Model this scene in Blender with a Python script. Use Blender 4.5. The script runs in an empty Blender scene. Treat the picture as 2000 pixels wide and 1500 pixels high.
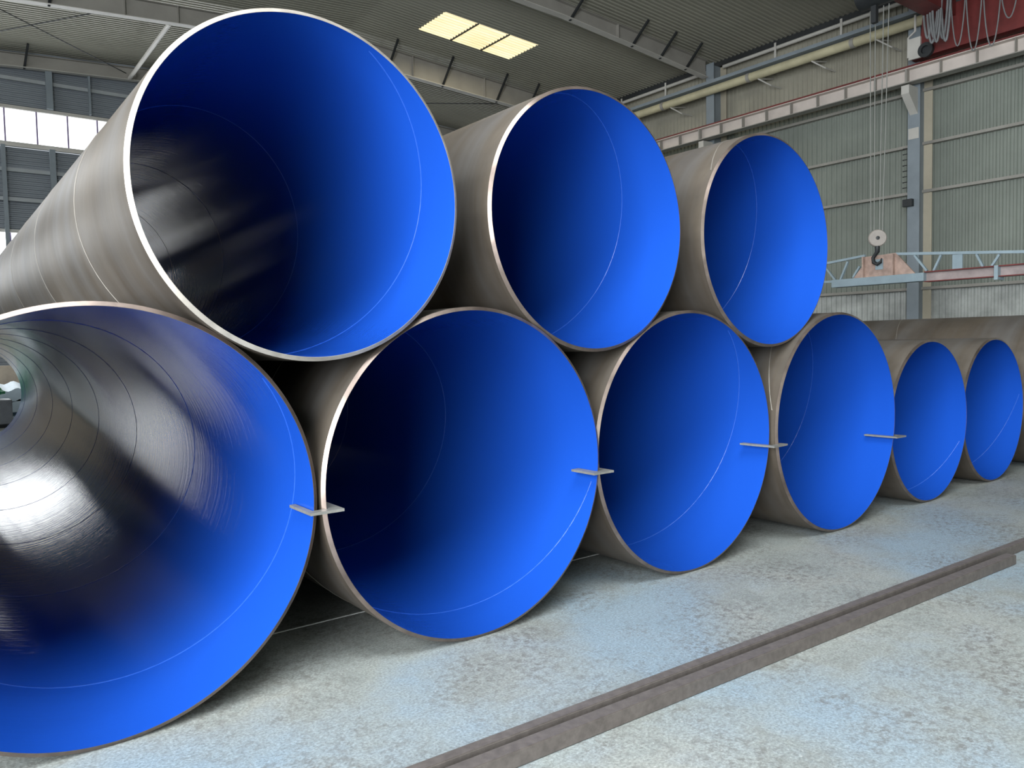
import bpy, bmesh, math, random
from mathutils import Vector, Matrix
random.seed(7)
S = bpy.context.scene
COL = S.collection
PI = math.pi

# ------------------------------------------------------------------ camera
YAW, PITCH, ROLL = 0.64889, -0.05209, -0.01991
FPX = 1523.85
CAM = Vector((-0.45596, -3.16437, 1.44018))
cy, sy, cp, sp = math.cos(YAW), math.sin(YAW), math.cos(PITCH), math.sin(PITCH)
fw = Vector((sy * cp, cy * cp, sp)); rt = Vector((cy, -sy, 0)); up = rt.cross(fw)
cr, sr = math.cos(ROLL), math.sin(ROLL)
rt, up = cr * rt + sr * up, -sr * rt + cr * up
cd = bpy.data.cameras.new('camera'); cam = bpy.data.objects.new('camera', cd); COL.objects.link(cam)
cd.sensor_width = 36.0; cd.sensor_fit = 'HORIZONTAL'; cd.lens = FPX * 36.0 / 2000.0
cd.clip_start = 0.05; cd.clip_end = 300
M = Matrix((rt, up, -fw)).transposed().to_4x4(); M.translation = CAM
cam.matrix_world = M
S.camera = cam

# ------------------------------------------------------------------ view, sky, daylight
S.view_settings.view_transform = 'Standard'
S.view_settings.look = 'None'
S.view_settings.gamma = 1.0
S.view_settings.exposure = 0.0
S.view_settings.use_curve_mapping = False
w = bpy.data.worlds.new('sky'); S.world = w; w.use_nodes = True
bg = w.node_tree.nodes['Background']
bg.inputs[0].default_value = (0.86, 0.93, 1.0, 1); bg.inputs[1].default_value = 0.8

def area(name, loc, direction, sx, sy_, power, color):
    l = bpy.data.lights.new(name, 'AREA'); l.shape = 'RECTANGLE'; l.size = sx; l.size_y = sy_
    l.energy = power; l.color = color
    o = bpy.data.objects.new(name, l); COL.objects.link(o); o.location = loc
    o.rotation_euler = Vector(direction).to_track_quat('-Z', 'Y').to_euler()
    return o
# daylight entering by the big side door, the window bands and an added roof light
area('daylight_side_door', (-5.55, -5.2, 3.3), (1, 0, 0), 7.6, 5.8, 3600, (0.93, 0.97, 1.0))
area('added_roof_daylight', (-0.5, -4.6, 9.15), (0, 0, -1), 5.8, 4.8, 1250, (0.93, 0.97, 1.0))  # unseen overhead source, added to brighten the pipe bottoms
area('daylight_back_windows', (2.5, 22.1, 7.65), (0, -1, -0.25), 17.0, 0.9, 260, (0.93, 0.97, 1.0))
area('daylight_left_windows', (-5.5, 9.0, 7.0), (1, 0, -0.25), 20.0, 1.6, 430, (0.93, 0.97, 1.0))
area('daylight_skylight', (12.35, 14.9, 9.75), (0, 0, -1), 2.9, 1.2, 90, (1.0, 0.9, 0.65))

# ------------------------------------------------------------------ node helpers
def newmat(name):
    m = bpy.data.materials.new(name); m.use_nodes = True
    nt = m.node_tree; b = nt.nodes['Principled BSDF']
    return m, nt, b
def ramp(nt, fac, stops):
    r = nt.nodes.new('ShaderNodeValToRGB'); e = r.color_ramp.elements
    while len(e) < len(stops): e.new(0.5)
    for el, (p, c) in zip(e, stops):
        el.position = p; el.color = (*c, 1) if len(c) == 3 else c
    nt.links.new(fac, r.inputs[0]); return r.outputs[0]
def noise(nt, vec, scale, detail=4, rough=0.6):
    n = nt.nodes.new('ShaderNodeTexNoise'); n.inputs['Scale'].default_value = scale
    n.inputs['Detail'].default_value = detail; n.inputs['Roughness'].default_value = rough
    if vec: nt.links.new(vec, n.inputs['Vector'])
    return n.outputs['Fac']
def coords(nt, scale=(1, 1, 1), kind='Object'):
    t = nt.nodes.new('ShaderNodeTexCoord'); mp = nt.nodes.new('ShaderNodeMapping')
    mp.inputs['Scale'].default_value = scale
    nt.links.new(t.outputs[kind], mp.inputs['Vector']); return mp.outputs['Vector']
def mix(nt, fac, a, b):
    n = nt.nodes.new('ShaderNodeMix'); n.data_type = 'RGBA'
    if isinstance(fac, float): n.inputs[0].default_value = fac
    else: nt.links.new(fac, n.inputs[0])
    for i, v in ((6, a), (7, b)):
        if isinstance(v, tuple): n.inputs[i].default_value = (*v, 1)
        else: nt.links.new(v, n.inputs[i])
    return n.outputs[2]
def bump(nt, b, h, strength, dist=0.01):
    n = nt.nodes.new('ShaderNodeBump'); n.inputs['Strength'].default_value = strength
    n.inputs['Distance'].default_value = dist
    nt.links.new(h, n.inputs['Height']); nt.links.new(n.outputs[0], b.inputs['Normal'])
def simple(name, c, rough=0.6, metal=0.0, var=0.25, scale=3.0, spec=0.5):
    m, nt, b = newmat(name)
    v = coords(nt); n = noise(nt, v, scale, 5)
    c = tuple(0.6 * x for x in c)
    lo = tuple(x * (1 - var) for x in c); hi = tuple(min(1, x * (1 + var)) for x in c)
    nt.links.new(ramp(nt, n, [(0.3, lo), (0.7, hi)]), b.inputs['Base Color'])
    b.inputs['Roughness'].default_value = rough; b.inputs['Metallic'].default_value = metal
    b.inputs['Specular IOR Level'].default_value = spec
    return m

def mat_blue():
    m, nt, b = newmat('blue_epoxy')
    b.inputs['Base Color'].default_value = (0.007, 0.050, 0.30, 1)
    b.inputs['Roughness'].default_value = 0.10
    b.inputs['Specular IOR Level'].default_value = 0.27
    v = coords(nt, (0.6, 14.0, 0.6)); n = noise(nt, v, 2.0, 5, 0.65)
    bump(nt, b, n, 0.13, 0.007)
    return m
def mat_steel():
    m, nt, b = newmat('mill_scale_steel')
    v = coords(nt, (1, 0.8, 1)); n = noise(nt, v, 1.6, 6, 0.6)
    v2 = coords(nt, (0.3, 3.0, 0.3)); n2 = noise(nt, v2, 1.2, 4)
    c1 = ramp(nt, n, [(0.3, (0.052, 0.042, 0.033)), (0.55, (0.090, 0.074, 0.057)), (0.75, (0.130, 0.108, 0.083))])
    c = mix(nt, ramp(nt, n2, [(0.4, (0, 0, 0)), (0.7, (0.35, 0.35, 0.35))]), c1, (0.185, 0.19, 0.197))
    nt.links.new(c, b.inputs['Base Color'])
    b.inputs['Roughness'].default_value = 0.50; b.inputs['Metallic'].default_value = 0.35
    bump(nt, b, noise(nt, coords(nt), 60, 3), 0.08, 0.002)
    return m
def mat_concrete():
    m, nt, b = newmat('worn_concrete')
    v = coords(nt)
    big = noise(nt, v, 0.6, 6, 0.6); mid = noise(nt, v, 2.4, 8, 0.7)
    fine = noise(nt, v, 26, 8, 0.8); grain = noise(nt, v, 90, 4, 0.7); spk = noise(nt, v, 55, 2, 0.5)
    base = ramp(nt, mid, [(0.3, (0.165, 0.180, 0.172)), (0.5, (0.215, 0.232, 0.220)), (0.7, (0.245, 0.248, 0.225))])
    c = mix(nt, ramp(nt, big, [(0.50, (0, 0, 0)), (0.62, (0.7, 0.7, 0.7))]), base, (0.165, 0.235, 0.295))
    g = ramp(nt, grain, [(0.3, (0.42, 0.42, 0.42)), (0.7, (1.4, 1.4, 1.4))])
    mg = nt.nodes.new('ShaderNodeMix'); mg.data_type = 'RGBA'; mg.blend_type = 'MULTIPLY'; mg.inputs[0].default_value = 0.8
    nt.links.new(c, mg.inputs[6]); nt.links.new(g, mg.inputs[7]); c = mg.outputs[2]
    pit = ramp(nt, fine, [(0.42, (1, 1, 1)), (0.53, (0, 0, 0))])
    area_ = ramp(nt, noise(nt, v, 1.3, 6, 0.7), [(0.40, (0.9, 0.9, 0.9)), (0.60, (0.12, 0.12, 0.12))])
    mu = nt.nodes.new('ShaderNodeMath'); mu.operation = 'MULTIPLY'
    nt.links.new(pit, mu.inputs[0]); nt.links.new(area_, mu.inputs[1])
    c = mix(nt, mu.outputs[0], c, (0.085, 0.080, 0.074))
    c = mix(nt, ramp(nt, spk, [(0.71, (0, 0, 0)), (0.76, (0.5, 0.5, 0.5))]), c, (0.42, 0.42, 0.40))
    nt.links.new(c, b.inputs['Base Color'])
    b.inputs['Roughness'].default_value = 0.65
    bump(nt, b, fine, 0.35, 0.006)
    return m
BLUE = mat_blue(); STEEL = mat_steel(); CONC = mat_concrete()
BEVEL = simple('ground_bevel_steel', (0.75, 0.68, 0.60), 0.35, 0.7, 0.25, 9)
BEVELD = simple('dull_bevel_steel', (0.34, 0.27, 0.235), 0.33, 0.85, 0.5, 4)
SEAM = simple('blue_epoxy_over_weld', (0.025, 0.11, 0.56), 0.3, 0, 0.05)
SEAMO = simple('weld_bead_steel', (0.36, 0.33, 0.29), 0.4, 0.5, 0.2)
RUST = simple('rusty_bar_steel', (0.16, 0.138, 0.125), 0.6, 0.3, 0.22, 30)
CLIPM = simple('grey_plate_steel', (0.30, 0.30, 0.28), 0.5, 0.4, 0.25, 12)
ROOFM = simple('roof_sheet', (0.60, 0.585, 0.49), 0.42, 0.25, 0.08, 0.4)
WALLR = simple('side_wall_sheet', (0.38, 0.42, 0.37), 0.5, 0.15, 0.16, 0.6)
WALLLO = simple('galvanised_wall_sheet', (0.74, 0.77, 0.74), 0.4, 0.2, 0.3, 2.0)
WALLUP = simple('upper_wall_sheet', (0.54, 0.515, 0.42), 0.5, 0.1, 0.15, 0.8)
WALLB = simple('end_wall_sheet', (0.36, 0.40, 0.45), 0.5, 0.2, 0.08, 0.6)
FRAME = simple('frame_paint', (0.50, 0.475, 0.43), 0.55, 0.0, 0.12, 1.5)
FRAMEL = simple('light_frame_paint', (0.85, 0.82, 0.76), 0.5, 0.0, 0.1, 1.5)
COLP = simple('column_paint', (0.36, 0.42, 0.47), 0.5, 0, 0.12, 1.5)
COLLIT = simple('column_flange_lit_tint', (0.80, 0.72, 0.56), 0.5, 0, 0.1, 1.5)  # column paint with the light on the back flange put into its colour
BEAMW = simple('crane_beam_paint', (0.98, 0.87, 0.80), 0.5, 0, 0.1, 2)
RED = simple('red_paint', (0.24, 0.036, 0.034), 0.5, 0, 0.25, 3)
SALMON = simple('faded_red_paint', (0.70, 0.50, 0.42), 0.55, 0, 0.35, 5)
YEL = simple('cream_pipe_paint', (0.85, 0.78, 0.52), 0.5, 0, 0.15, 2)
ENDRAIL = simple('end_rail_paint', (0.56, 0.60, 0.63), 0.5, 0, 0.1, 2)
PINKG = simple('worn_pink_grey_paint', (0.55, 0.46, 0.45), 0.55, 0, 0.3, 3)
BLGREY = simple('blue_grey_paint', (0.45, 0.58, 0.66), 0.5, 0, 0.12, 3)
DARK = simple('dark_metal', (0.05, 0.055, 0.06), 0.5, 0.3, 0.2)
WIRE = simple('rope_steel', (0.45, 0.46, 0.43), 0.5, 0.3, 0.1)
CABLE = simple('grey_cable_sheath', (0.30, 0.31, 0.32), 0.6, 0, 0.2)
DISC = simple('pale_sheave_paint', (0.62, 0.55, 0.50), 0.5, 0, 0.1, 6)
WHITE = simple('white_line', (0.6, 0.62, 0.6), 0.7, 0, 0.2, 30)
GREEN = simple('green_tarpaulin', (0.05, 0.5, 0.22), 0.5, 0, 0.3, 5)
PALEB = simple('pale_blue_sheet', (1.0, 1.2, 1.35), 0.5, 0, 0.08)
BOXG = simple('grey_machine_paint', (0.45, 0.48, 0.52), 0.5, 0.2, 0.2)
BROWN = simple('brown_steel', (0.7, 0.6, 0.48), 0.6, 0.2, 0.2)
MULL = simple('window_bar_paint', (0.35, 0.27, 0.50), 0.5)

def mat_glass(strength):
    m, nt, b = newmat('glowing_window_glass')
    b.inputs['Base Color'].default_value = (0.95, 0.98, 1, 1)
    b.inputs['Roughness'].default_value = 0.3
    b.inputs['Emission Color'].default_value = (0.93, 0.97, 1, 1)
    b.inputs['Emission Strength'].default_value = strength  # pane glows in place of the bright sky outside
    return m
GLASS = mat_glass(2.0); GLASSL = mat_glass(6.0)   # low band glows stronger for brighter reflections inside the pipes
def mat_sky():
    m, nt, b = newmat('translucent_skylight')
    v = coords(nt, (0.5, 6, 1)); n = noise(nt, v, 1.5, 5)
    c = ramp(nt, n, [(0.25, (0.80, 0.58, 0.25)), (0.45, (1.0, 0.83, 0.45)), (0.7, (1.0, 0.90, 0.60))])
    b.inputs['Base Color'].default_value = (0.8, 0.75, 0.6, 1)
    nt.links.new(c, b.inputs['Emission Color']); b.inputs['Emission Strength'].default_value = 0.82
    return m
SKYM = mat_sky()

# ------------------------------------------------------------------ mesh helpers
def link(name, me, parent=None):
    o = bpy.data.objects.new(name, me); COL.objects.link(o)
    if parent: o.parent = parent
    return o
def obj(name, bm, mat, parent=None, smooth=False):
    bmesh.ops.recalc_face_normals(bm, faces=bm.faces[:])
    me = bpy.data.meshes.new(name); bm.to_mesh(me); bm.free()
    for m in (mat if isinstance(mat, (list, tuple)) else [mat]): me.materials.append(m)
    if smooth:
        me.polygons.foreach_set('use_smooth', [True] * len(me.polygons))
        me.set_sharp_from_angle(angle=math.radians(35))
    return link(name, me, parent)
def empty(name, loc, label=None, cat=None, group=None):
    o = bpy.data.objects.new(name, None); COL.objects.link(o); o.location = loc
    o.empty_display_size = 0.2
    if label: tag(o, label, cat, group)
    return o
def tag(o, label, cat, group=None):
    o['label'] = label; o['category'] = cat
    if group: o['group'] = group
    return o
def struct(o):
    o['kind'] = 'structure'; return o
def box(bm, lo, hi, bevel=0.0):
    vs = [bm.verts.new((x, y, z)) for x in (lo[0], hi[0]) for y in (lo[1], hi[1]) for z in (lo[2], hi[2])]
    fs = [bm.faces.new([vs[i] for i in f]) for f in ((0, 1, 3, 2), (4, 6, 7, 5), (0, 4, 5, 1), (2, 3, 7, 6), (0, 2, 6, 4), (1, 5, 7, 3))]
    if bevel:
        es = list({e for f in fs for e in f.edges})
        bmesh.ops.bevel(bm, geom=es, offset=bevel, segments=2, affect='EDGES', profile=0.6)
def tube(bm, pts, r, n=8, closed=True):
    pts = [Vector(p) for p in pts]; rings = []
    t0 = (pts[1] - pts[0]).normalized()
    a = t0.orthogonal().normalized()
    for i, p in enumerate(pts):
        t = (pts[min(i + 1, len(pts) - 1)] - pts[max(i - 1, 0)]).normalized()
        a = (a - t * a.dot(t)).normalized(); b = t.cross(a)
        rr = r[i] if isinstance(r, (list, tuple)) else r
        rings.append([bm.verts.new(p + rr * (math.cos(2 * PI * k / n) * a + math.sin(2 * PI * k / n) * b)) for k in range(n)])
    for A, B in zip(rings, rings[1:]):
        for k in range(n): bm.faces.new((A[k], A[(k + 1) % n], B[(k + 1) % n], B[k]))
    if closed:
        bm.faces.new(rings[0][::-1]); bm.faces.new(rings[-1])
def bar(bm, p, q, wdt, hgt, upv=(0, 0, 1)):
    """rectangular bar from p to q"""
    p, q = Vector(p), Vector(q); t = (q - p).normalized(); u = Vector(upv)
    s = t.cross(u).normalized(); u = s.cross(t)
    V = [[bm.verts.new(c + s * i * wdt / 2 + u * j * hgt / 2) for i, j in ((-1, -1), (1, -1), (1, 1), (-1, 1))] for c in (p, q)]
    for k in range(4): bm.faces.new((V[0][k], V[0][(k + 1) % 4], V[1][(k + 1) % 4], V[1][k]))
    bm.faces.new(V[0][::-1]); bm.faces.new(V[1])
def prism(bm, poly, axis, a, b):
    """extrude a 2-D polygon along an axis from a to b"""
    def P(u, v, t):
        return {0: (t, u, v), 1: (u, t, v), 2: (u, v, t)}[axis]
    A = [bm.verts.new(P(u, v, a)) for u, v in poly]; B = [bm.verts.new(P(u, v, b)) for u, v in poly]
    n = len(poly)
    for k in range(n): bm.faces.new((A[k], A[(k + 1) % n], B[(k + 1) % n], B[k]))
    bm.faces.new(A[::-1]); bm.faces.new(B)
def revolve(bm, prof, n=128, axis=1, close=True):
    """prof: (radius, along) pairs, revolved about Y (or X, Z) through the origin"""
    rings = []
    for r, t in prof:
        ring = []
        for k in range(n):
            a = 2 * PI * k / n; c, s = r * math.cos(a), r * math.sin(a)
            ring.append(bm.verts.new({0: (t, c, s), 1: (c, t, s), 2: (c, s, t)}[axis]))
        rings.append(ring)
    m = len(rings)
    for i in range(m if close else m - 1):
        A, B = rings[i], rings[(i + 1) % m]
        for k in range(n): bm.faces.new((A[k], A[(k + 1) % n], B[(k + 1) % n], B[k]))

# ------------------------------------------------------------------ the hall
XR, XL, YF, YB = 18.75, -5.6, -11.0, 22.3
RIDGE, ZR, SL = 9.28, 9.983, 0.06
def zroof(x): return ZR - SL * abs(x - RIDGE)          # top of rafters
fl = bmesh.new(); box(fl, (-45, -50, -0.3), (60, 60, 0)); struct(obj('floor', fl, CONC))
t_ = bmesh.new(); box(t_, (-0.3, 0.655, 0.0), (4.0, 0.667, 0.004)); struct(obj('trim_1', t_, WHITE))

def corrug(t0, t1, pitch, depth, flat=0.55):
    """trapezoid profile: list of (t, offset)"""
    out = []; t = t0
    while t < t1 - 1e-6:
        for f, d in ((0, 0), (flat * 0.62, 0), (flat * 0.62 + 0.14, 1), (0.86, 1)):
            x = t + f * pitch
            if x < t1: out.append((x, d * depth))
        t += pitch
    out.append((t1, 0)); return out
# roof: two corrugated slopes with ribs running across the hall
bm = bmesh.new()
RP = 0.137
SK = (10.81, 13.9, YF + 184 * RP, YF + 194 * RP)    # skylight opening x0 x1 y0 y1
ZS = 0.14
def roof_part(bm, x0, x1, y0, y1):
    pr = corrug(y0, y1, RP, 0.026)
    for x in [(x0, x1)]:
        A = [bm.verts.new((x0, t, zroof(x0) + ZS + d)) for t, d in pr]
        B = [bm.verts.new((x1, t, zroof(x1) + ZS + d)) for t, d in pr]
        for k in range(len(pr) - 1): bm.faces.new((A[k], A[k + 1], B[k + 1], B[k]))
RS0 = (-3.5, 2.5, YF + 28 * RP, YF + 64 * RP)      # unseen roof light opening, added to light the pipe bottoms
roof_part(bm, XL, RS0[0], YF, YB)
roof_part(bm, RS0[0], RS0[1], YF, RS0[2]); roof_part(bm, RS0[0], RS0[1], RS0[3], YB)
roof_part(bm, RS0[1], RIDGE, YF, YB)
roof_part(bm, RIDGE, SK[0], YF, YB)
roof_part(bm, SK[0], SK[1], YF, SK[2]); roof_part(bm, SK[0], SK[1], SK[3], YB)
roof_part(bm, SK[1], XR, YF, YB)
ceil = struct(obj('ceiling', bm, ROOFM))
wn = struct(empty('window_1', (0, 0, 0)))
PL = (SK[1] - SK[0]) / 3
for i in range(3):
    b = bmesh.new(); x0 = SK[0] + i * PL + (0.02 if i else 0); x1 = SK[0] + (i + 1) * PL - (0.02 if i < 2 else 0)
    pr = corrug(SK[2], SK[3], RP, 0.026)
    A = [b.verts.new((x0, t, zroof(x0) + ZS + d)) for t, d in pr]; B = [b.verts.new((x1, t, zroof(x1) + ZS + d)) for t, d in pr]
    for k in range(len(pr) - 1): b.faces.new((A[k], A[k + 1], B[k + 1], B[k]))
    obj('skylight_panel', b, SKYM, wn)
b = bmesh.new()
for i in (1, 2):
    x = SK[0] + i * PL; box(b, (x - 0.02, SK[2], zroof(x) + ZS - 0.02), (x + 0.02, SK[3], zroof(x) + ZS + 0.03))
obj('skylight_divider', b, DARK, wn)

wr = struct(empty('added_roof_window', (0, 0, 0)))  # glowing panels added overhead, out of view
for i in range(6):
    b = bmesh.new(); x0 = RS0[0] + i; pr = corrug(RS0[2], RS0[3], RP, 0.026)
    A = [b.verts.new((x0, t, zroof(x0) + ZS + d)) for t, d in pr]; B = [b.verts.new((x0 + 1, t, zroof(x0 + 1) + ZS + d)) for t, d in pr]
    for k in range(len(pr) - 1): b.faces.new((A[k], A[k + 1], B[k + 1], B[k]))
    obj('added_light_panel', b, GLASS, wr)

def wall_v(bm, axis_x, pos, rects, pitch, depth, sign):
    """sheet with vertical ribs; axis_x: wall plane at x=pos (ribs repeat along y) else y=pos"""
    for t0, t1, z0, z1 in rects:
        pr = corrug(t0, t1, pitch, depth)
        f = (lambda t, d, z: (pos + sign * d, t, z)) if axis_x else (lambda t, d, z: (t, pos + sign * d, z))
        A = [bm.verts.new(f(t, d, z0)) for t, d in pr]; B = [bm.verts.new(f(t, d, z1)) for t, d in pr]
        for k in range(len(pr) - 1): bm.faces.new((A[k], A[k + 1], B[k + 1], B[k]))
bm = bmesh.new(); wall_v(bm, True, XR, [(YF, YB, 0, 2.55), (YF, YB, 2.55, 7.4), (YF, YB, 7.4, zroof(XR) + ZS + 0.10)], 0.14, 0.025, 1)
for f in bm.faces:
    zc = f.calc_center_median().z; f.material_index = 0 if zc < 2.5 else (1 if zc < 7.4 else 2)
struct(obj('wall_right', bm, [WALLLO, WALLR, WALLUP]))
b = bmesh.new(); box(b, (XR - 0.12, YF, zroof(XR) + ZS - 0.13), (XR + 0.04, YB, zroof(XR) + ZS + 0.06)); struct(obj('trim_2', b, DARK))
bm = bmesh.new()
wall_v(bm, True, XL, [(YF, -9.0, 0, 9.3), (-1.4, -1, 0, 9.3), (-9.0, -1.4, 6.2, 9.3), (-1, 19, 0, 6.2), (-1, 19, 7.8, 9.3), (19, YB, 0, 9.3)], 0.25, 0.03, -1)
struct(obj('wall_left', bm, WALLR))
bm = bmesh.new()
wall_v(bm, False, YF, [(XL, XR, 0, 10.15)], 0.25, 0.03, -1)
struct(obj('wall_front', bm, WALLR))
# back wall: horizontal ribs, two window bands
bm = bmesh.new()
for z0, z1 in ((0, 2.6), (4.76, 7.07), (8.13, 10.2)):
    pr = corrug(z0, z1, 0.11, 0.02)
    A = [bm.verts.new((XL, YB + d, t)) for t, d in pr]; B = [bm.verts.new((XR, YB + d, t)) for t, d in pr]
    for k in range(len(pr) - 1): bm.faces.new((A[k], A[k + 1], B[k + 1], B[k]))
pr = corrug(2.6, 4.76, 0.11, 0.02)
A = [bm.verts.new((3.3, YB + d, t)) for t, d in pr]; B = [bm.verts.new((XR, YB + d, t)) for t, d in pr]
for k in range(len(pr) - 1): bm.faces.new((A[k], A[k + 1], B[k + 1], B[k]))
struct(obj('wall_back', bm, WALLB))
def window_band(name, z0, z1, x0, x1, off):
    wd = struct(empty(name, (0, YB, 0)))
    b = bmesh.new(); box(b, (x0, 0.03, z0), (x1, 0.04, z1)); obj('window_pane', b, GLASSL if z0 < 4 else GLASS, wd)
    b = bmesh.new(); box(b, (x0, -0.07, z1 - 0.02), (x1, 0.02, z1 + 0.07)); box(b, (x0, -0.08, z0 - 0.12), (x1, 0.02, z0))
    obj('window_frame', b, FRAMEL, wd)
    x = off
    while x < x1:
        if x > x0:
            b = bmesh.new(); box(b, (x - 0.018, -0.03, z0), (x + 0.018, 0.03, z1)); obj('mullion', b, MULL, wd)
        x += 0.757
    return wd
window_band('window_2', 7.21, 8.13, XL, XR, 1.70 - 0.757 * 12)
window_band('window_3', 2.6, 4.76, XL, 3.3, 1.70 - 0.757 * 12)

wl = struct(empty('window_5', (XL, 0, 0)))
b = bmesh.new(); box(b, (-0.04, -1, 6.2), (-0.03, 19, 7.8)); obj('window_pane', b, GLASS, wl)
for y in range(-1, 20):
    b = bmesh.new(); box(b, (-0.03, y - 0.02, 6.2), (0.03, y + 0.02, 7.8)); obj('mullion', b, MULL, wl)
b = bmesh.new(); box(b, (-0.03, -1, 6.08), (0.07, 19, 6.2)); box(b, (-0.03, -1, 7.8), (0.07, 19, 7.9)); obj('window_frame', b, FRAMEL, wl)

# back wall girts and posts
def one(name, label, cat, mat, fn, group=None, loc=(0, 0, 0), smooth=False):
    b = bmesh.new(); fn(b); o = obj(name, b, mat, None, smooth); o.location = loc
    return tag(o, label, cat, group)
n = 0
for z, lab in ((8.92, 'grey wall rail high on the end wall just under the roof beam'), (6.45, 'grey wall rail on the end wall, first below the upper window band'), (5.65, 'grey wall rail on the end wall, second below the upper window band')):
    one('wall_rail', lab, 'rail', ENDRAIL, lambda b: box(b, (XL, -0.10, -0.05), (XR, -0.002, 0.05)), 'rails on the end wall', (0, YB, z))
for x, wd, z0, z1, lab in ((2.78, 0.16, 8.2, zroof(2.78) - 0.36, 'wide grey post on the end wall between the window and the roof beam'),
                           (2.78, 0.14, 0.0, 7.09, 'wide grey post on the end wall below the upper window band'),
                           (1.62, 0.10, 0.0, 7.09, 'grey post below the window at the left picture edge'),
                           (3.78, 0.05, 8.2, zroof(3.78) - 0.36, 'thin grey post on the end wall above the right end of the window')):
    one('wall_post', lab, 'post', COLP, lambda b: box(b, (-wd / 2, -0.22, z0), (wd / 2, -0.105, z1)), 'posts on the end wall', (x, YB, 0))

# ------------------------------------------------------------------ rafters
def rafter(Y, label, depths, stiff, braces, wid=0.2):
    r = empty('roof_rafter', (0, Y, 0), label, 'rafter', 'rafters across the hall')
    xs = [XL + 0.1] + [d[0] for d in depths] + [18.0]
    def dep(x):
        pts = [(XL, 0.55)] + depths + [(18.05, depths[-1][1])]
        for (a, da), (b_, db) in zip(pts, pts[1:]):
            if a <= x <= b_: return da + (db - da) * (x - a) / (b_ - a)
        return 0.5
    xs = sorted(set([XL + 0.05, -2, 2, 5, 7, RIDGE, 18.0] + [d[0] for d in depths if d[0] < 18]))
    b = bmesh.new()
    V = [[b.verts.new((x, yy, z)) for yy in (-0.008, 0.008) for z in (zroof(x) - 0.02, zroof(x) - dep(x))] for x in xs]
    for A, B in zip(V, V[1:]):
        b.faces.new((A[0], A[1], B[1], B[0])); b.faces.new((A[2], B[2], B[3], A[3]))
    obj('web', b, FRAME, r)
    for nm, off in (('top_flange', 0), ('bottom_flange', 1)):
        b = bmesh.new()
        for x0, x1 in zip(xs, xs[1:]):
            z0, z1 = (zroof(x0) - 0.01, zroof(x1) - 0.01) if not off else (zroof(x0) - dep(x0), zroof(x1) - dep(x1))
            bar(b, (x0, 0, z0), (x1 + 0.0, 0, z1), wid, 0.016)
        obj(nm, b, FRAMEL if off else FRAME, r)
    for x in stiff:
        b = bmesh.new(); box(b, (x - 0.006, -wid / 2, zroof(x) - dep(x)), (x + 0.006, wid / 2, zroof(x) - 0.02))
        obj('stiffener', b, FRAME, r)
    for x in braces:
        b = bmesh.new()
        bar(b, (x, 0, zroof(x) - dep(x) - 0.01), (x + 0.06, -0.55, zroof(x) + 0.12), 0.05, 0.05)
        bar(b, (x, 0, zroof(x) - dep(x) - 0.01), (x + 0.06, 0.55, zroof(x) + 0.12), 0.05, 0.05)
        obj('fly_brace', b, DARK, r)
    return r
PROF1 = [(9.28, 0.42), (11.13, 0.36), (12.6, 0.33), (14.3, 0.37), (16.28, 0.42), (18.0, 0.48)]
rafter(11.64, 'steel roof rafter nearest the camera, ending on the tall column at right', PROF1, [14.41], [12.81, 14.99, 16.08, 17.13])
PROF2 = [(2, 0.45), (5.1, 0.42), (9.28, 0.58), (11, 0.61), (18, 0.60)]
rafter(17.0, 'steel roof rafter behind the largest upper pipe, seen on both sides of it', PROF2, [3.73, 4.91, 11.4, 13.95], [2.2, 10.6, 12.44, 14.44, 15.7])
rafter(22.05, 'steel roof rafter against the end wall above the windows', [(2, 0.36), (9.28, 0.38), (18, 0.38)], [5.0], [2.2])
rafter(5.79, 'steel roof rafter overhead in front of the overhead crane', PROF1, [14.41], [12.81, 14.99, 16.08, 17.13])
# roof strut and tie rods in the last bay
one('roof_strut', 'round steel strut under the roof running to the end wall', 'strut', FRAMEL, lambda b: tube(b, [(4.75, 17.1, 9.32), (4.82, 21.95, 9.38)], 0.055, 12), smooth=True)
def rod(lab, p, q): one('tie_rod', lab, 'rod', DARK, lambda b: tube(b, [p, q], 0.014, 6), 'diagonal tie rods under the roof')
rod('thin diagonal tie rod under the roof at upper left, falling to the strut end', (0.2, 17.1, zroof(.2) - 0.2), (4.7, 21.8, zroof(4.7) - 0.25))
rod('thin diagonal tie rod under the roof at upper left, rising to the rafter', (3.7, 17.1, zroof(3.7) - 0.2), (0.2, 21.8, zroof(.2) - 0.1))
rod('thin diagonal tie rod left of the second upper pipe, falling to the right', (10.8, 17.1, zroof(10.8) - 0.55), (14.9, 21.8, zroof(14.9) - 0.2))
rod('thin diagonal tie rod left of the second upper pipe, nearly level', (16.0, 17.1, zroof(16.0) - 0.3), (11.0, 21.8, zroof(11.0) - 0.2))

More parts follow.
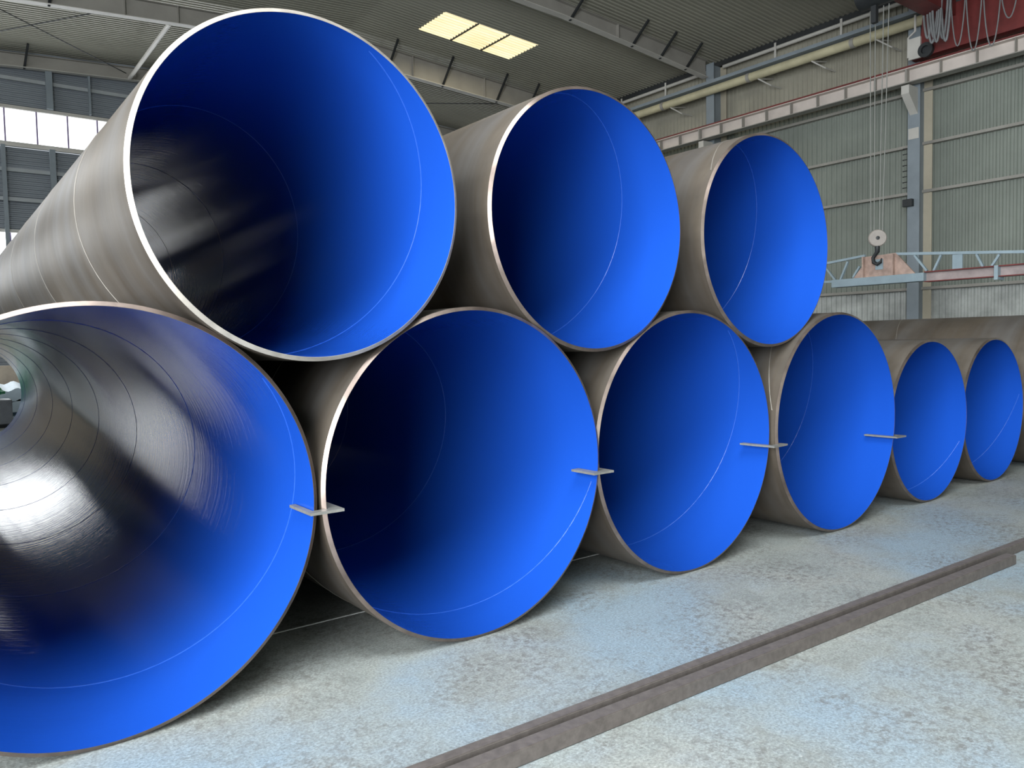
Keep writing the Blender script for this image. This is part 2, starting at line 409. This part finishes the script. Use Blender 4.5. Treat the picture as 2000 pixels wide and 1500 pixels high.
# ------------------------------------------------------------------ right wall: columns, rails, crane beam, pipe
ZB0, ZB1 = 7.18, 7.50
def column(Y, label, ladder):
    c = empty('steel_column', (18.2, Y, 0), label, 'column', 'columns on the right wall')
    b = bmesh.new(); box(b, (0.0, -0.14, 0), (0.016, 0.14, zroof(18.2) - 0.02)); obj('front_flange', b, COLP, c)
    b = bmesh.new(); box(b, (0.016, -0.006, 0), (0.48, 0.006, zroof(18.5) - 0.02)); obj('web', b, COLP, c)
    b = bmesh.new(); box(b, (0.48, -0.2, 0), (0.50, 0.2, zroof(18.7) - 0.02)); obj('back_flange', b, COLLIT, c)
    b = bmesh.new(); prism(b, [(-0.42, ZB0 - 0.03), (0, ZB0 - 0.03), (0, ZB0 - 0.62), (-0.42, ZB0 - 0.22)], 1, -0.09, 0.09)
    obj('bracket', b, FRAMEL, c)
    if ladder:
        b = bmesh.new()
        for k in range(8): tube(b, [(-0.02, 0.14, 4.9 + k * 0.13), (-0.02, 0.24, 4.9 + k * 0.13), (0.016, 0.24, 4.9 + k * 0.13)], 0.01, 6)
        obj('step_rung', b, DARK, c)
        b = bmesh.new(); box(b, (-0.12, -0.02, 4.45), (-0.002, 0.2, 4.62), 0.01); obj('junction_box', b, DARK, c)
        b = bmesh.new(); box(b, (-0.01, -0.12, 6.0), (-0.001, 0.12, 6.25)); obj('splice_plate', b, FRAMEL, c)
    return c
column(5.79, 'grey steel column on the right wall behind the hook block', True)
column(11.64, 'steel column on the right wall under the nearest rafter end', False)
column(17.4, 'steel column on the right wall hidden behind the upper pipes', False)
for z, lab in ((5.945, 'horizontal wall rail on the right wall, first below the crane beam'), (4.83, 'horizontal wall rail on the right wall, second below the crane beam'), (2.55, 'horizontal wall rail on the right wall, lowest, just above the pipe stack'), (7.18, 'horizontal wall rail on the right wall directly under the crane beam')):
    one('wall_rail', lab, 'rail', FRAME, lambda b: box(b, (-0.14, YF, -0.03), (-0.002, YB, 0.035)), 'rails on the right wall', (XR, 0, z))

cb = empty('crane_beam', (17.86, 0, 0), 'pale crane runway beam with red rail along the right wall', 'beam')
b = bmesh.new(); box(b, (-0.005, YF, ZB0 + 0.02), (0.005, YB, ZB1 - 0.02)); obj('web', b, BEAMW, cb)
b = bmesh.new(); box(b, (-0.16, YF, ZB1 - 0.02), (0.16, YB, ZB1)); obj('top_flange', b, BEAMW, cb)
b = bmesh.new(); box(b, (-0.13, YF, ZB0), (0.13, YB, ZB0 + 0.02)); obj('bottom_flange', b, FRAME, cb)
b = bmesh.new(); box(b, (-0.05, YF, ZB1), (0.05, YB, ZB1 + 0.08)); obj('rail', b, RED, cb)
for k in range(-8, 22):
    y = 5.75 + 0.741 * k; hw = 0.022 if k % 8 == 0 else 0.006
    b = bmesh.new(); box(b, (-0.13, y - hw, ZB0 + 0.02), (-0.005, y + hw, ZB1 - 0.02)); obj('stiffener', b, FRAME, cb)

pr = empty('service_pipe', (18.07, 0, 8.60), 'long cream service pipe along the right wall above the crane beam', 'pipe')
b = bmesh.new(); tube(b, [(0, YF + .2, 0), (0, YB - .2, 0)], 0.115, 16); obj('pipe_run', b, YEL, pr, True)
for y in (6.6, 8.3, 9.9, 13.0):
    b = bmesh.new(); tube(b, [(-0.02, y, -0.12), (0.2, y - 0.25, -0.32), (0.66, y - 0.25, -0.32)], 0.02, 6); tube(b, [(-0.02, y, -.12), (0.66, y, 0.0)], 0.02, 6)
    obj('support_bracket', b, FRAMEL, pr)
for y in (7.2, 10.2, 13.3):
    b = bmesh.new(); tube(b, [(0, y - 0.05, 0), (0, y + 0.05, 0)], 0.128, 16); obj('coupling', b, FRAME, pr, True)
one('cable_tray', 'dark grey cable tray running above the cream service pipe', 'tray', COLP, lambda b: box(b, (17.9, YF + .2, 8.74), (18.18, YB - .2, 8.83)))
et = empty('eave_tube', (18.45, 0, 9.30), 'pale round tube with hangers along the eave of the right wall', 'tube')
for y0, y1 in ((YF + .3, 5.5), (6.08, 11.35), (11.93, 17.1), (17.7, YB - .4)):
    b = bmesh.new(); tube(b, [(0, y0, 0), (0, y1, 0)], 0.05, 12); obj('tube_run', b, FRAMEL, et, True)
for y in (7.7, 9.6, 13.5, 15.4, 19.0, 21.0):
    b = bmesh.new(); box(b, (-0.065, y - 0.03, -0.55), (-0.05, y + 0.03, 0.12)); obj('hanger', b, FRAMEL, et)

# ------------------------------------------------------------------ overhead crane, hoist, hook, spreader
HX, HY = 14.5, 4.65
RT_ = ZB1 + 0.08
cr_ = empty('overhead_crane', (HX, HY, 0), 'red overhead crane riding on the rail at the upper right corner', 'crane')
b = bmesh.new(); prism(b, [(-2.6, RT_ + 0.06), (0.98, RT_ + 0.06), (0.98, RT_ + 0.30), (0.74, RT_ + 0.5), (0.70, RT_ + 1.0), (-2.6, RT_ + 1.0)], 0, 3.16, 3.44); ec = obj('end_carriage', b, RED, cr_)
for yy in (0.6, -1.9):
    b = bmesh.new(); revolve(b, [(0.001, 3.40), (0.09, 3.40), (0.09, 3.33), (0.16, 3.33), (0.16, 3.43), (0.001, 3.43)], 24, 0, False)
    for v_ in b.verts: v_.co.y += yy; v_.co.z += RT_ + 0.161; v_.co.x -= 0.27
    obj('wheel', b, DARK, ec, True)
b = bmesh.new(); box(b, (3.10, 0.72, RT_ + 0.04), (3.16, 0.98, RT_ + 0.5)); tube(b, [(3.13, 1.0, RT_ + 0.1), (3.13, 1.0, RT_ + 0.55), (3.13, 0.85, RT_ + 0.65), (3.13, 0.85, RT_ + 1.0)], 0.025, 8)
obj('buffer_bracket', b, FRAMEL, ec)
for y0 in (-1.75, 0.0):
    b = bmesh.new(); box(b, (-19.6, y0, 8.3), (3.15, y0 + 0.42, 9.1)); obj('girder', b, RED, cr_)
b = bmesh.new(); box(b, (-0.5, -1.32, 8.28), (0.5, 0.3, 8.36)); tf = obj('trolley_frame', b, DARK, cr_)
b = bmesh.new(); tube(b, [(-0.1, -0.5, 8.0), (-0.1, 0.35, 8.0)], 0.27, 20); box(b, (-0.35, -0.45, 7.95), (0.15, 0.25, 8.29)); box(b, (-0.15, 0.02, 7.42), (-0.05, 0.12, 7.78)); obj('hoist_drum', b, DARK, tf, True)
def loop(x, ya, yb, ztop, drop, n=14):
    return [(x, ya + (yb - ya) * k / n, ztop - drop * (1 - (2 * k / n - 1) ** 2) ** 0.8) for k in range(n + 1)]
LOOPS = [(17.3, 5.10, 4.86, 8.85, 1.05), (17.3, 5.02, 4.76, 8.85, 1.18), (17.25, 4.94, 4.70, 8.85, 1.10), (17.2, 4.86, 4.64, 8.85, 1.22), (17.3, 4.78, 4.56, 8.85, 1.15), (17.25, 4.70, 4.48, 8.85, 1.24),
         (17.3, 4.52, 4.22, 8.6, 1.15), (17.3, 4.22, 3.90, 8.6, 1.34), (17.3, 3.88, 3.56, 8.3, 1.05), (17.3, 3.56, 3.25, 8.3, 0.6)]
for i, L in enumerate(LOOPS):
    b = bmesh.new(); tube(b, [(p[0] - HX - 0.2, p[1] - HY, p[2]) for p in loop(*L)], 0.024 if i < 6 else 0.013, 6); obj('festoon_cable', b, CABLE, cr_, True)

hb = empty('hook_block', (HX - 0.09, HY, 2.91), 'pale round hook block with dark hook hanging on wire ropes', 'hook block')
b = bmesh.new(); revolve(b, [(0.001, -0.05), (0.15, -0.05), (0.165, -0.03), (0.165, 0.03), (0.15, 0.05), (0.001, 0.05)], 32, 0, False)
for v_ in b.verts: v_.co.z += 0.42
bmesh.ops.rotate(b, verts=b.verts[:], cent=(0, 0, 0), matrix=Matrix.Rotation(math.radians(35), 3, 'Z'))
shv = obj('sheave_cover', b, DISC, hb, True)
b = bmesh.new(); revolve(b, [(0.001, -0.075), (0.035, -0.07), (0.035, 0.07), (0.001, 0.075)], 16, 0, False)
for v_ in b.verts: v_.co.z += 0.42
bmesh.ops.rotate(b, verts=b.verts[:], cent=(0, 0, 0), matrix=Matrix.Rotation(math.radians(35), 3, 'Z'))
obj('sheave_pin', b, DARK, shv, True)
b = bmesh.new()
tube(b, [(0, 0, 0.28), (0, 0, 0.16), (0, 0.03, 0.12), (0, 0.085, 0.05), (0, 0.07, -0.04), (0, 0.0, -0.08), (0, -0.07, -0.04), (0, -0.085, 0.03)], [0.05, 0.045, 0.035, 0.035, 0.038, 0.036, 0.026, 0.01], 10)
obj('hook', b, DARK, hb, True)
for dx, dy, lab in ((-0.02, -0.13, 'wire rope from the crane hoist to the hook block, rightmost of four'), (-0.02, -0.05, 'wire rope from the crane hoist to the hook block, second from the right'), (0.02, 0.09, 'wire rope from the crane hoist to the hook block, second from the left'), (0.02, 0.17, 'wire rope from the crane hoist to the hook block, leftmost of four')):
    one('wire_rope', lab, 'rope', WIRE, lambda b: tube(b, [(HX - 0.09 + dx * 0.4, HY + dy * 0.8, 3.46), (HX + dx, HY + dy * 1.3, 7.72)], 0.009, 6), 'hoist wire ropes')

sb = empty('lifting_spreader', (HX, HY, 2.44), 'blue-grey lifting spreader with pink plate and red beam hanging from the hook', 'lifting beam')
Y = lambda y: y - HY
Z = lambda z: z - 2.44
b = bmesh.new(); box(b, (-0.12, Y(3.76), 0.0), (0.12, Y(5.59), 0.155), 0.008); obj('box_beam', b, BLGREY, sb)
b = bmesh.new(); prism(b, [(Y(5.18), 0.155), (Y(3.96), 0.155), (Y(4.33), Z(3.02)), (Y(4.95), Z(3.0)), (Y(4.98), Z(2.83))], 0, -0.02, 0.02); lp = obj('lifting_plate', b, SALMON, sb)
b = bmesh.new(); prism(b, [(Y(4.72), Z(2.73)), (Y(4.57), Z(2.73)), (Y(4.57), Z(2.93)), (Y(4.72), Z(2.93))], 0, -0.032, -0.02); obj('hook_eye', b, BLGREY, lp)
for yy in (4.94, 4.35):
    b = bmesh.new(); box(b, (-0.11, Y(yy) - 0.012, 0.155), (0.11, Y(yy) + 0.012, Z(3.0))); obj('plate_rib', b, SALMON, lp)
for y0, y1 in ((2.57, 3.76), (0.6, 2.51)):
    b = bmesh.new(); box(b, (-0.1, Y(y0), 0.155), (0.1, Y(y1), 0.175)); box(b, (-0.1, Y(y0), -0.02), (0.1, Y(y1), -0.003)); rb = obj('beam_flanges', b, RED, sb)
    b = bmesh.new(); box(b, (-0.01, Y(y0), -0.003), (0.01, Y(y1), 0.155)); obj('beam_web', b, PINKG, rb)
b = bmesh.new(); box(b, (-0.13, Y(2.51), -0.07), (0.13, Y(2.57), 0.175)); obj('clamp', b, BLGREY, sb)
b = bmesh.new(); bar(b, (0.02, Y(4.33), Z(3.0)), (0.02, Y(0.8), Z(2.70)), 0.07, 0.05); obj('top_chord', b, BLGREY, sb)
for (ya, za), (yb, zb) in (((3.99, 2.94), (3.76, 2.63)), ((3.51, 2.90), (3.64, 2.62)), ((2.91, 2.85), (2.80, 2.62)), ((2.54, 2.81), (2.66, 2.62)), ((1.9, 2.78), (1.78, 2.62))):
    b = bmesh.new(); bar(b, (0.02, Y(ya), Z(za)), (0.02, Y(yb), Z(zb)), 0.05, 0.035); obj('truss_diagonal', b, BLGREY, sb)
b = bmesh.new(); box(b, (0.0, Y(3.31), Z(2.60)), (0.03, Y(3.14), Z(2.88))); obj('truss_post', b, BLGREY, sb)
b = bmesh.new(); bar(b, (0.02, Y(4.95), Z(3.03)), (0.02, Y(6.6), Z(2.88)), 0.06, 0.045); obj('top_chord', b, BLGREY, sb)
b = bmesh.new(); bar(b, (0.02, Y(5.59), Z(2.57)), (0.02, Y(6.6), Z(2.6)), 0.06, 0.045); obj('bottom_chord', b, BLGREY, sb)
for (ya, za), (yb, zb) in (((5.85, 2.94), (5.58, 2.60)), ((5.31, 2.95), (5.47, 2.59)), ((5.06, 2.83), (5.2, 2.62))):
    b = bmesh.new(); bar(b, (0.02, Y(ya), Z(za)), (0.02, Y(yb), Z(zb)), 0.05, 0.035); obj('truss_diagonal', b, BLGREY, sb)

# ------------------------------------------------------------------ the pipes
LEAD = 1.57
def pipe(X, Y, R, phase, label, group, L=11.8, rim=None, seed=0):
    """phase: axial position of the spiral weld at -10 degrees"""
    t = 0.018; ri = R - t
    p = empty('steel_pipe', (X, Y, 0), label, 'pipe', group)
    b = bmesh.new(); revolve(b, [(R, 0.012), (R, L - 0.012), (ri + 0.004, L - 0.001), (ri + 0.004, L - 0.05), (ri + 0.0045, 0.05), (ri + 0.0045, 0.02)], 160)
    bmesh.ops.translate(b, verts=b.verts[:], vec=(0, 0, R)); o1 = obj('pipe_shell', b, STEEL, p, True)
    b = bmesh.new(); revolve(b, [(R + 0.0003, 0.0125), (ri + 0.0017, 0.0), (ri + 0.0002, 0.0), (ri + 0.0002, 0.02), (R - 0.001, 0.02)], 160)
    bmesh.ops.translate(b, verts=b.verts[:], vec=(0, 0, R)); o2 = obj('bevelled_rim', b, rim or BEVELD, p, True); o2['label'] = 'bright ground steel rim' if rim else 'bevelled steel rim'
    b = bmesh.new(); revolve(b, [(ri, 0.0015), (ri, L - 0.002), (ri + 0.003, L - 0.002), (ri + 0.003, 0.0015)], 160)
    bmesh.ops.translate(b, verts=b.verts[:], vec=(0, 0, R)); o3 = obj('lining', b, BLUE, p, True); o3['label'] = 'glossy blue epoxy lining'
    for rr, mt, wd, ht in ((ri + 0.0005, SEAM, 0.009, 0.0018), (R - 0.0005, SEAMO, 0.010, -0.003)):
        b = bmesh.new(); N = int(L / LEAD * 72) + 80; prev = None
        for k in range(N):
            ang = math.radians(-10) + (k - 70) * 2 * PI / 72
            y = phase + (k - 70) / 72 * LEAD
            ang = math.radians(-10) - (k - 70) * 2 * PI / 72
            if y < 0.03 or y > L - 0.03: prev = None; continue
            row = [b.verts.new((q * math.cos(ang), y + dy, R + q * math.sin(ang))) for q, dy in ((rr, -wd / 2), (rr - ht, -wd / 5), (rr - ht, wd / 5), (rr, wd / 2))]
            if prev:
                for i in range(3): b.faces.new((prev[i], prev[i + 1], row[i + 1], row[i]))
            prev = row
        o = obj('weld_seam', b, mt, o3 if mt is SEAM else o1, True); o['label'] = 'spiral weld seam inside' if mt is SEAM else 'spiral weld seam outside'
    return p
GB, GT, GS = 'large pipes in the bottom row', 'pipes in the top row', 'smaller pipes at the right end of the bottom row'
RB, RT, RS = 0.81, 0.7086, 0.70
pipe(0.048, -0.06, RB, 0.26, 'large blue-lined steel pipe at bottom left, cut by the picture edge', GB)
pipe(1.685, -0.063, RB, 0.045, 'large blue-lined steel pipe second from left in the bottom row', GB, seed=1)
pipe(3.311, -0.025, RB, 0.34, 'large blue-lined steel pipe third from left in the bottom row', GB, seed=2)
pipe(4.946, -0.058, RB, 0.83, 'large blue-lined steel pipe fourth from left in the bottom row', GB, seed=3)
pipe(6.454, -0.015, RS, 0.0, 'smaller blue-lined pipe on the floor right of the stack', GS, seed=4)
pipe(7.857, 0.027, RS, 0.12, 'smaller blue-lined pipe farthest right with its whole mouth in view', GS, seed=5)
pipe(9.376, 0.03, 0.82, 0.5, 'brown steel pipe behind the two smaller pipes, its mouth off the right edge', 'last pipe of the row', seed=6)
for X, Y, Z, ph, lab in ((0.8665, -0.10, 2.0905, 0.37, 'blue-lined pipe leftmost in the top row, the largest mouth in view'),
                         (2.498, -0.046, 2.0940, 0.57, 'blue-lined pipe in the middle of the top row'),
                         (4.1285, -0.023, 2.0910, 0.71, 'blue-lined pipe rightmost in the top row')):
    q = pipe(X, Y, RT, ph, lab, GT, rim=BEVEL if X < 2 else None); q.location.z = Z - RT

# ------------------------------------------------------------------ plate clips between the bottom pipes
def clip(loc, wx, dy, rotz, tilt, label, slot):
    c = bmesh.new()
    s0, s1 = slot
    poly = [(0, 0), (wx, 0), (wx, dy), (s1, dy), (s1, 0.045), (s0, 0.045), (s0, dy), (0, dy)]
    A = [c.verts.new((u, v, -0.006)) for u, v in poly]; B = [c.verts.new((u, v, 0.006)) for u, v in poly]
    n = len(poly)
    for k in range(n): c.faces.new((A[k], A[(k + 1) % n], B[(k + 1) % n], B[k]))
    c.faces.new(A[::-1]); c.faces.new(B)
    o = obj('plate_clip', c, CLIPM); o.location = loc; o.rotation_euler = (0, tilt, rotz)
    return tag(o, label, 'clip', 'plate clips hooked over pipe rims')
clip((0.806, -0.105, 0.747), 0.150, 0.235, 0.0, 0.0, 'grey steel plate clip hooked over rims of the two leftmost bottom pipes', (0.026, 0.097))
clip((2.412, -0.10, 0.726), 0.148, 0.185, 0.0, 0.0, 'grey steel plate clip hooked between second and third bottom pipes', (0.055, 0.118))
clip((4.050, -0.10, 0.715), 0.175, 0.26, 0.08, 0.0, 'brownish steel plate clip hooked between third and fourth bottom pipes', (0.046, 0.136))
clip((5.670, -0.11, 0.634), 0.150, 0.27, 0.0, 0.0, 'dark steel plate clip hooked between fourth large pipe and smaller pipe', (0.043, 0.111))

# ------------------------------------------------------------------ bars on the floor
def floorbar(p, q, wd, label, name='steel_bar'):
    b = bmesh.new(); p, q = Vector((*p, 0.0305)), Vector((*q, 0.0305)); bar(b, p, q, wd, 0.060)
    bmesh.ops.bevel(b, geom=b.edges[:], offset=0.004, segments=2, affect='EDGES')
    return tag(obj(name, b, RUST), label, 'bar', 'steel bars on the floor')
floorbar((-0.95, -1.012), (4.935, -1.197), 0.062, 'long rusty square steel bar on the floor, nearer of the two')
floorbar((-0.95, -0.930), (5.5, -1.113), 0.050, 'long rusty square steel bar on the floor, farther of the two')

# ------------------------------------------------------------------ things seen through the leftmost pipe
b = bmesh.new()
prf = [(1.0 + 0.05 * k, 0.05 * math.sin(k * 0.9)) for k in range(25)]
st = empty('sheet_stack', (1.05, 16.4, 0), 'pale blue wavy sheets seen through the leftmost bottom pipe', 'sheets')
for i, (dz, ry) in enumerate(((0.15, 0.1), (0.45, -0.05), (0.68, 0.06))):
    b = bmesh.new()
    A = [b.verts.new((-0.9 + 0.06 * k, -0.35, dz + 0.035 * math.sin(k * 1.1 + i))) for k in range(31)]
    B = [b.verts.new((-0.9 + 0.06 * k, 0.6, dz + 0.12 + 0.035 * math.sin(k * 1.1 + i))) for k in range(31)]
    A2 = [b.verts.new((v.co.x, v.co.y, 0.0 if i == 0 else dz - 0.24)) for v in A]; B2 = [b.verts.new((v.co.x, v.co.y, 0.0 if i == 0 else dz - 0.24)) for v in B]
    for k in range(30):
        b.faces.new((A[k], A[k + 1], B[k + 1], B[k])); b.faces.new((A2[k], A2[k + 1], A[k + 1], A[k])); b.faces.new((B2[k], B2[k + 1], B[k + 1], B[k]))
    obj('wavy_sheet', b, PALEB, st, True)
def lump(b):
    bmesh.ops.create_icosphere(b, subdivisions=3, radius=1.0)
    for v_ in b.verts:
        q = 1 + 0.22 * math.sin(5 * v_.co.x + 2) * math.cos(4 * v_.co.y) + 0.15 * math.sin(7 * v_.co.z + v_.co.x * 3)
        v_.co = Vector((v_.co.x * 0.22 * q, v_.co.y * 0.15 * q, max(-0.13, v_.co.z * 0.14 * q)))
one('tarpaulin_bundle', 'green bundle lying in front of pale sheets, seen through leftmost pipe', 'tarpaulin', GREEN, lump, None, (0.62, 15.2, 0.69), True)
mb = empty('machine_box', (0.65, 15.1, 0), 'grey metal box below the green bundle, seen through leftmost pipe', 'box')
b = bmesh.new(); box(b, (-0.35, -0.3, 0.06), (0.3, 0.3, 0.54), 0.02); obj('body', b, BOXG, mb)
b = bmesh.new(); box(b, (-0.38, -0.33, 0.0), (0.33, 0.33, 0.06)); obj('base', b, DARK, mb)
one('brown_partition', 'brown low partition behind the pale sheets, seen through leftmost pipe', 'partition', BROWN, lambda b: box(b, (-2.0, 19.0, 0), (4.0, 19.08, 1.15)))
